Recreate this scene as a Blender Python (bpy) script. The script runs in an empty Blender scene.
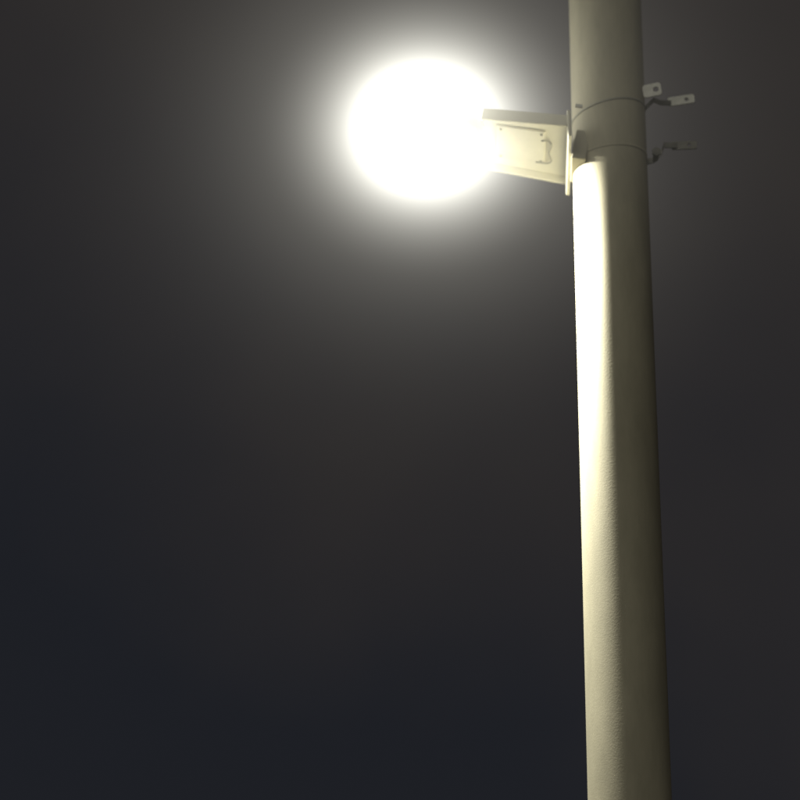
import bpy, bmesh, math, random
from mathutils import Vector, Matrix
random.seed(4)
S=bpy.context.scene
S.view_settings.view_transform='Standard'; S.view_settings.look='None'; S.view_settings.exposure=0

# ---------- materials ----------
def mat(name, col, rough=.6, metal=0., var=.12, scale=6., bump=.0, bscale=120., stretch=(1,1,1)):
    m=bpy.data.materials.new(name); m.use_nodes=True; N=m.node_tree.nodes; L=m.node_tree.links
    b=N['Principled BSDF']; b.inputs['Roughness'].default_value=rough; b.inputs['Metallic'].default_value=metal
    tc=N.new('ShaderNodeTexCoord'); mp=N.new('ShaderNodeMapping'); mp.inputs['Scale'].default_value=stretch
    L.new(tc.outputs['Object'],mp.inputs[0])
    n=N.new('ShaderNodeTexNoise'); n.inputs['Scale'].default_value=scale; n.inputs['Detail'].default_value=8; n.inputs['Roughness'].default_value=.65
    L.new(mp.outputs[0],n.inputs['Vector'])
    r=N.new('ShaderNodeValToRGB'); r.color_ramp.elements[0].position=.3; r.color_ramp.elements[1].position=.7
    r.color_ramp.elements[0].color=[c*(1-var) for c in col]+[1]; r.color_ramp.elements[1].color=[min(1,c*(1+var)) for c in col]+[1]
    L.new(n.outputs['Fac'],r.inputs[0]); L.new(r.outputs[0],b.inputs['Base Color'])
    if bump:
        n2=N.new('ShaderNodeTexNoise'); n2.inputs['Scale'].default_value=bscale; n2.inputs['Detail'].default_value=6
        L.new(tc.outputs['Object'],n2.inputs['Vector'])
        bp=N.new('ShaderNodeBump'); bp.inputs['Strength'].default_value=bump; bp.inputs['Distance'].default_value=.004
        L.new(n2.outputs['Fac'],bp.inputs['Height']); L.new(bp.outputs[0],b.inputs['Normal'])
    return m
M_pole=mat('weathered_concrete',(.44,.412,.305),.75,0,.2,7,.06,190,(1,1,.3))
M_white=mat('cream_powder_coat',(.74,.715,.59),.45,0,.06,9,.05,200)
M_dark=mat('dark_gasket',(.34,.33,.27),.7)
M_steel=mat('galvanised_steel',(.55,.55,.50),.5,.15,.2,40,.15,200)
M_dull=mat('dull_steel',(.19,.185,.165),.6,.2,.25,40,.15,200)
M_asph=mat('asphalt',(.05,.05,.052),.9,0,.3,3,.6,90)
M_pave=mat('concrete_paving',(.28,.27,.25),.85,0,.15,2,.4,60)
M_kerb=mat('kerb_stone',(.33,.32,.30),.8,0,.15,4,.3,80)
M_grass=mat('grass_ground',(.05,.06,.03),.95,0,.4,.8,.6,30)
M_paint=mat('road_paint',(.7,.7,.66),.7,0,.15,12)
M_led=bpy.data.materials.new('lit_led_panel'); M_led.use_nodes=True
b=M_led.node_tree.nodes['Principled BSDF']; b.inputs['Emission Color'].default_value=(1,.98,.88,1); b.inputs['Emission Strength'].default_value=14

def link(o,parent=None):
    S.collection.objects.link(o)
    if parent: o.parent=parent
    return o
def obj(name,bm,m,parent=None,mw=None,smooth=False,bevel=0):
    bmesh.ops.recalc_face_normals(bm,faces=bm.faces)
    me=bpy.data.meshes.new(name); bm.to_mesh(me); bm.free()
    if smooth:
        for p in me.polygons: p.use_smooth=True
    me.materials.append(m); o=bpy.data.objects.new(name,me); link(o,parent)
    if mw is not None: o.matrix_local=mw
    if bevel:
        md=o.modifiers.new('b','BEVEL'); md.width=bevel; md.segments=3; md.limit_method='ANGLE'
    return o
def box(bm,x0,x1,y0,y1,z0,z1):
    vs=[bm.verts.new((x,y,z)) for x in (x0,x1) for y in (y0,y1) for z in (z0,z1)]
    for f in ((0,1,3,2),(4,6,7,5),(0,4,5,1),(2,3,7,6),(0,2,6,4),(1,5,7,3)): bm.faces.new([vs[i] for i in f])
def cyl(bm,c,axis,r,h,n=20):
    q=Vector((0,0,1)).rotation_difference(Vector(axis)).to_matrix().to_4x4()
    bmesh.ops.create_cone(bm,cap_ends=True,segments=n,radius1=r,radius2=r,depth=h,matrix=Matrix.Translation(c)@q)

# ---------- ground ----------
bm=bmesh.new(); bmesh.ops.create_grid(bm,x_segments=2,y_segments=2,size=1500); obj('ground',bm,M_grass)
bm=bmesh.new(); box(bm,-200,200,6.2,9.6,-.2,.13); obj('pavement',bm,M_pave)
bm=bmesh.new()
for i in range(-60,60): box(bm,i*1.0,i*1.0+.992,6.03,6.197,-.2,.135)
obj('kerb',bm,M_kerb,bevel=.012)
bm=bmesh.new(); vs=[bm.verts.new(p) for p in ((-200,-3,.004),(200,-3,.004),(200,6.03,.004),(-200,6.03,.004))]; bm.faces.new(vs); obj('road',bm,M_asph)
bm=bmesh.new()
for i in range(-20,20):
    vs=[bm.verts.new(p) for p in ((i*6,1.45,.008),(i*6+3,1.45,.008),(i*6+3,1.57,.008),(i*6,1.57,.008))]; bm.faces.new(vs)
obj('road_marking',bm,M_paint)

# ---------- street lamp ----------
PX,PY=.613,8.2
lamp=bpy.data.objects.new('street_lamp',None); link(lamp); lamp.location=(PX,PY,.13)
I0=Matrix.Translation((-PX,-PY,-.13))   # children given in world metres
def rad(z): return .1075+(6.68-z)*.0018
bm=bmesh.new(); n=96; rings=[]
zs=[.13+i*(9.4-.13)/60 for i in range(61)]
for z in zs:
    rings.append([bm.verts.new((PX+rad(z)*math.cos(2*math.pi*k/n),PY+rad(z)*math.sin(2*math.pi*k/n),z)) for k in range(n)])
for a,c in zip(rings,rings[1:]):
    for k in range(n): bm.faces.new((a[k],a[(k+1)%n],c[(k+1)%n],c[k]))
bm.faces.new(rings[-1]); obj('pole',bm,M_pole,lamp,I0,True)
bm=bmesh.new(); cyl(bm,(PX,PY,.15),(0,0,1),.17,.05,48); obj('base_collar',bm,M_pave,lamp,I0,bevel=.01)

def band(name,z,tx,h,m,t=.003):
    bm=bmesh.new(); n=96; R=[]
    for k in range(n):
        a=2*math.pi*k/n; c,s=math.cos(a),math.sin(a); zz=z+tx*c; r0=rad(zz)-.001; r1=rad(zz)+t
        R.append([bm.verts.new((PX+r*c,PY+r*s,zz+dz)) for r,dz in ((r0,-h/2),(r1,-h/2),(r1,h/2),(r0,h/2))])
    for k in range(n):
        A,B=R[k],R[(k+1)%n]
        for j in range(4): bm.faces.new((A[j],A[(j+1)%4],B[(j+1)%4],B[j]))
    return obj(name,bm,m,lamp,I0,True)
band('upper_band',6.285,.025,.006,M_dark,.002)
band('lower_band',6.135,.012,.008,M_pole,.0012)

def tab(name,c,w,h,t,rot,m,hole=True):
    bm=bmesh.new(); o=[];i=[];K=32; rr=h/2
    for k in range(K):
        a=2*math.pi*k/K; cx,sx=math.cos(a),math.sin(a)
        def slot(W,R):
            R2=R*.45   # rounded-corner rectangle
            return ((W/2-R2)*(1 if cx>=0 else -1)+R2*cx, (R-R2)*(1 if sx>=0 else -1)+R2*sx)
        o.append(slot(w,rr)); i.append((w*.2+cx*rr*.42, sx*rr*.42))
    vo=[[bm.verts.new((x,y,z)) for x,z in o] for y in (-t/2,t/2)]
    vi=[[bm.verts.new((x,y,z)) for x,z in i] for y in (-t/2,t/2)]
    for k in range(K):
        j=(k+1)%K
        bm.faces.new((vo[0][k],vo[0][j],vi[0][j],vi[0][k])); bm.faces.new((vo[1][k],vi[1][k],vi[1][j],vo[1][j]))
        bm.faces.new((vo[0][k],vo[1][k],vo[1][j],vo[0][j])); bm.faces.new((vi[0][k],vi[0][j],vi[1][j],vi[1][k]))
    return obj(name,bm,m,lamp,I0@Matrix.Translation(c)@rot)
def strip(name,pts,w,t,m):
    bm=bmesh.new(); prev=None
    for p in pts:
        p=Vector(p); cur=[bm.verts.new(p+Vector(d)) for d in ((0,-t/2,-w/2),(0,t/2,-w/2),(0,t/2,w/2),(0,-t/2,w/2))]
        if prev:
            for j in range(4): bm.faces.new((prev[j],prev[(j+1)%4],cur[(j+1)%4],cur[j]))
        else: bm.faces.new(cur)
        prev=cur
    bm.faces.new(prev); return obj(name,bm,m,lamp,I0,bevel=.001)
E=lambda x,y,z: Matrix.Rotation(math.radians(z),4,'Z')@Matrix.Rotation(math.radians(y),4,'Y')@Matrix.Rotation(math.radians(x),4,'X')
tab('ear_inner',(.738,8.13,6.337),.054,.042,.005,E(0,-6,-12),M_steel)
strip('ear_link',[(.712,8.20,6.30),(.724,8.18,6.310),(.745,8.165,6.325),(.765,8.17,6.318),(.80,8.195,6.332)],.016,.005,M_dull)
tab('ear_outer',(.828,8.19,6.338),.078,.029,.005,E(0,-5,-8),M_steel)
tab('ear_lower',(.832,8.2,6.192),.074,.026,.005,E(0,3,-10),M_dull)
strip('ear_lower_link',[(.715,8.2,6.135),(.742,8.195,6.140),(.765,8.19,6.165),(.772,8.195,6.19),(.81,8.2,6.192)],.018,.005,M_dull)
bm=bmesh.new(); cyl(bm,(.745,8.165,6.14),(0,1,0),.009,.05,6); cyl(bm,(.745,8.145,6.14),(0,1,0),.014,.008,6); obj('clamp_bolt',bm,M_dull,lamp,I0)

# lamp frame: local x outward along arm, y width, z up
yaw,tilt,roll=math.radians(180-3),math.radians(10.5),math.radians(-9)
LM=Matrix.Translation((.498,8.18,6.168))@Matrix.Rotation(yaw,4,'Z')@Matrix.Rotation(-tilt,4,'Y')@Matrix.Rotation(-roll,4,'X')
W=I0@LM
bm=bmesh.new()
hw0,hw1=.140,.120
def quadbox(bm,x0,x1,a0,b0,a1,b1,z0,z1):
    vs=[]
    for x,(a,b_) in ((x0,(a0,b0)),(x1,(a1,b1))):
        for y in (a,b_):
            for z in (z0,z1): vs.append(bm.verts.new((x,y,z)))
    for f in ((0,1,3,2),(4,6,7,5),(0,4,5,1),(2,3,7,6),(0,2,6,4),(1,5,7,3)): bm.faces.new([vs[i] for i in f])
quadbox(bm,.008,.262,-hw0+.008,hw0-.008,-hw1+.008,hw1-.008,-.002,.013)
quadbox(bm,.008,.262,-hw0,-hw0+.0075,-hw1,-hw1+.0075,-.026,.015)
quadbox(bm,.008,.262,hw0-.0075,hw0,hw1-.0075,hw1,-.026,.015)
obj('arm',bm,M_white,lamp,W,bevel=.003)
bm=bmesh.new(); box(bm,.075,.22,-.075,.075,-.010,-.0025); obj('terminal_cover',bm,M_white,lamp,W,bevel=.004)
bm=bmesh.new()
for x in (.085,.205):
    for y in (-.063,.063): cyl(bm,(x,y,-.011),(0,0,1),.004,.004,12)
obj('cover_screws',bm,M_dark,lamp,W)
cu=bpy.data.curves.new('cable','CURVE'); cu.dimensions='3D'; cu.bevel_depth=.0024; sp=cu.splines.new('BEZIER'); pts=[(.085,.035,-.012),(.062,.038,-.012),(.060,-.015,-.013),(.058,-.06,-.012),(.10,-.068,-.012)]
sp.bezier_points.add(4)
for p,c in zip(sp.bezier_points,pts): p.co=c; p.handle_left_type=p.handle_right_type='AUTO'
cu.materials.append(M_dark); o=bpy.data.objects.new('cable',cu); link(o,lamp); o.matrix_local=W
# end flange, kept plumb against the pole
bm=bmesh.new()
prof=[(-.145,.032),(.142,.032),(.142,-.060),(-.145,-.060)]
fr=[bm.verts.new((.013+z*.2,y,z)) for y,z in prof]; bk=[bm.verts.new((.002+z*.2,y,z)) for y,z in prof]
bm.faces.new(fr); bm.faces.new(bk)
for k in range(4): bm.faces.new((fr[k],fr[(k+1)%4],bk[(k+1)%4],bk[k]))
obj('end_flange',bm,M_white,lamp,W,bevel=.003)
bm=bmesh.new(); box(bm,-.055,-.012,-.06,.06,-.075,.03); obj('pole_saddle',bm,M_pole,lamp,W,bevel=.004)
bm=bmesh.new()
for y in (-.1,.1):
    cyl(bm,(.022,y,.024),(1,0,0),.006,.010,6)
cyl(bm,(-.01,.11,.075),(1,0,0),.006,.02,8)
obj('flange_bolts',bm,M_steel,lamp,W)
# head housing
def outline(s,x0=.25,x1=.575,w0=.110,w1=.112):
    pts=[]; c=(x0+x1)/2
    for k in range(64):
        a=2*math.pi*k/64; e=.55
        X=math.copysign(abs(math.cos(a))**e,math.cos(a)); Y=math.copysign(abs(math.sin(a))**e,math.sin(a))
        x=c+(x1-x0)/2*X*s; w=w0+(w1-w0)*((x-x0)/(x1-x0)); pts.append((x,Y*w*s))
    return pts
bm=bmesh.new(); R=[]
for s,z in ((.80,-.020),(.86,-.034),(.97,-.036),(1,-.028),(1,-.01),(.97,.008),(.88,.019),(.7,.026)):
    R.append([bm.verts.new((x,y,z)) for x,y in outline(s)])
for a,c in zip(R,R[1:]):
    for k in range(64): bm.faces.new((a[k],a[(k+1)%64],c[(k+1)%64],c[k]))
bm.faces.new(R[0]); bm.faces.new(R[-1]); obj('housing',bm,M_white,lamp,W,bevel=0,smooth=True)
bm=bmesh.new()
for i in range(9): box(bm,.32,.52,-.072+i*.018-.002,-.072+i*.018+.002,.024,.036)
obj('heatsink_fins',bm,M_white,lamp,W)
bm=bmesh.new()
pts=outline(.76); a=[bm.verts.new((x,y,-.0215)) for x,y in pts]; c=[bm.verts.new((x,y,-.030)) for x,y in outline(.72)]
for k in range(64): bm.faces.new((a[k],a[(k+1)%64],c[(k+1)%64],c[k]))
bm.faces.new(c); bm.faces.new(a); obj('led_panel',bm,M_led,lamp,W)
ld=bpy.data.lights.new('led_light','AREA'); ld.shape='RECTANGLE'; ld.size=.20; ld.size_y=.10; ld.energy=175; ld.color=(1,.97,.82)
lo=bpy.data.objects.new('led_light',ld); link(lo,lamp); lo.matrix_local=W@Matrix.Translation((.42,0,-.040))

# ---------- lens bloom around the lamp, added as self-emitting volumes ----------
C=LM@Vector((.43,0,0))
def halo(name,R,e2,A,rate,col,p):
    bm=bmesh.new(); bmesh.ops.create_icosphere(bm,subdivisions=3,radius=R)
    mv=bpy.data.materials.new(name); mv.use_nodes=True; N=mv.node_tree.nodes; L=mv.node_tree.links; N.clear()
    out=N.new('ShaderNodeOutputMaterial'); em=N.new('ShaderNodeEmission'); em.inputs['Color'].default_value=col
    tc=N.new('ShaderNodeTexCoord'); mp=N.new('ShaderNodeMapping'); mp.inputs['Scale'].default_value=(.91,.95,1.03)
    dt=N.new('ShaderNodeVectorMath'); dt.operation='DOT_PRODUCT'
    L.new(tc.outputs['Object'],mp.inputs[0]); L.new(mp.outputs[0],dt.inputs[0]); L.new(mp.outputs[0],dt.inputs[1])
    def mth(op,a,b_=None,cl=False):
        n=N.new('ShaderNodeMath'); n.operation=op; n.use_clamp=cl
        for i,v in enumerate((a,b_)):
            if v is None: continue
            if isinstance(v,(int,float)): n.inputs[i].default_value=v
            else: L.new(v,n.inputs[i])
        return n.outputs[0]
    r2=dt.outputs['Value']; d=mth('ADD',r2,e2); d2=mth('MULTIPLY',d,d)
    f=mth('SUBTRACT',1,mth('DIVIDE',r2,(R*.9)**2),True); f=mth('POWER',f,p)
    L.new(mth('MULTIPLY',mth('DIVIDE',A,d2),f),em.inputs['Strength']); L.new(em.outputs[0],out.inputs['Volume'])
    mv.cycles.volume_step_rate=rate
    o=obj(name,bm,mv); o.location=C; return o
halo('halo_core',.52,.012,.0110,.6,(1,.99,.90,1),1.5)
halo('halo_wide',2.0,.12,.0130,.8,(1,.975,.87,1),3)

# ---------- night sky ----------
w=bpy.data.worlds.new('World'); S.world=w; w.use_nodes=True; N=w.node_tree.nodes; L=w.node_tree.links
bg=N['Background']; bg.inputs['Strength'].default_value=1
sky=N.new('ShaderNodeTexSky'); sky.sky_type='NISHITA'; sky.sun_disc=False; sky.sun_elevation=math.radians(-4); sky.sun_rotation=math.radians(200)
tc=N.new('ShaderNodeTexCoord'); n=N.new('ShaderNodeTexNoise'); n.inputs['Scale'].default_value=7; n.inputs['Detail'].default_value=3; n.inputs['Roughness'].default_value=.55
L.new(tc.outputs['Generated'],n.inputs['Vector'])
sx=N.new('ShaderNodeSeparateXYZ'); L.new(tc.outputs['Generated'],sx.inputs[0])
g=N.new('ShaderNodeMapRange'); g.inputs['From Min'].default_value=.28; g.inputs['From Max'].default_value=.56; L.new(sx.outputs['Z'],g.inputs['Value'])
mx=N.new('ShaderNodeMath'); mx.operation='MULTIPLY_ADD'; L.new(n.outputs['Fac'],mx.inputs[0]); mx.inputs[1].default_value=1.1; mx.inputs[2].default_value=-.55
gx=N.new('ShaderNodeMath'); gx.operation='MULTIPLY_ADD'; L.new(sx.outputs['X'],gx.inputs[0]); gx.inputs[1].default_value=1.5; L.new(mx.outputs[0],gx.inputs[2])
sa=N.new('ShaderNodeMath'); sa.operation='ADD'; L.new(g.outputs[0],sa.inputs[0]); L.new(gx.outputs[0],sa.inputs[1])
cr=N.new('ShaderNodeValToRGB'); cr.color_ramp.elements[0].position=.0; cr.color_ramp.elements[0].color=(.0125,.0138,.018,1)
cr.color_ramp.elements[1].position=1; cr.color_ramp.elements[1].color=(.030,.0265,.0245,1)
e=cr.color_ramp.elements.new(.5); e.color=(.0210,.0198,.0212,1)
L.new(sa.outputs[0],cr.inputs[0])
sm=N.new('ShaderNodeVectorMath'); sm.operation='SCALE'; sm.inputs[3].default_value=.01; L.new(sky.outputs[0],sm.inputs[0])
ad=N.new('ShaderNodeVectorMath'); L.new(cr.outputs[0],ad.inputs[0]); L.new(sm.outputs[0],ad.inputs[1]); L.new(ad.outputs[0],bg.inputs['Color'])
sd=bpy.data.lights.new('skyglow_fill','SUN'); sd.energy=.38; sd.angle=math.radians(40); sd.color=(1,.96,.82)  # added wide fill lamp in place of ambient night glow, lifts the pole
so=bpy.data.objects.new('skyglow_fill',sd); link(so); so.rotation_euler=Vector((.35,1,-.45)).to_track_quat('-Z','Y').to_euler()

cam=bpy.data.cameras.new('camera'); cam.lens=144; cam.sensor_width=36; cam.clip_end=5000; cam.clip_start=.1
cam.dof.use_dof=True; cam.dof.focus_distance=8.7; cam.dof.aperture_fstop=1.7
co=bpy.data.objects.new('camera',cam); link(co); co.location=(0,0,1.6); co.rotation_euler=(math.radians(90+24.7),0,0); S.camera=co
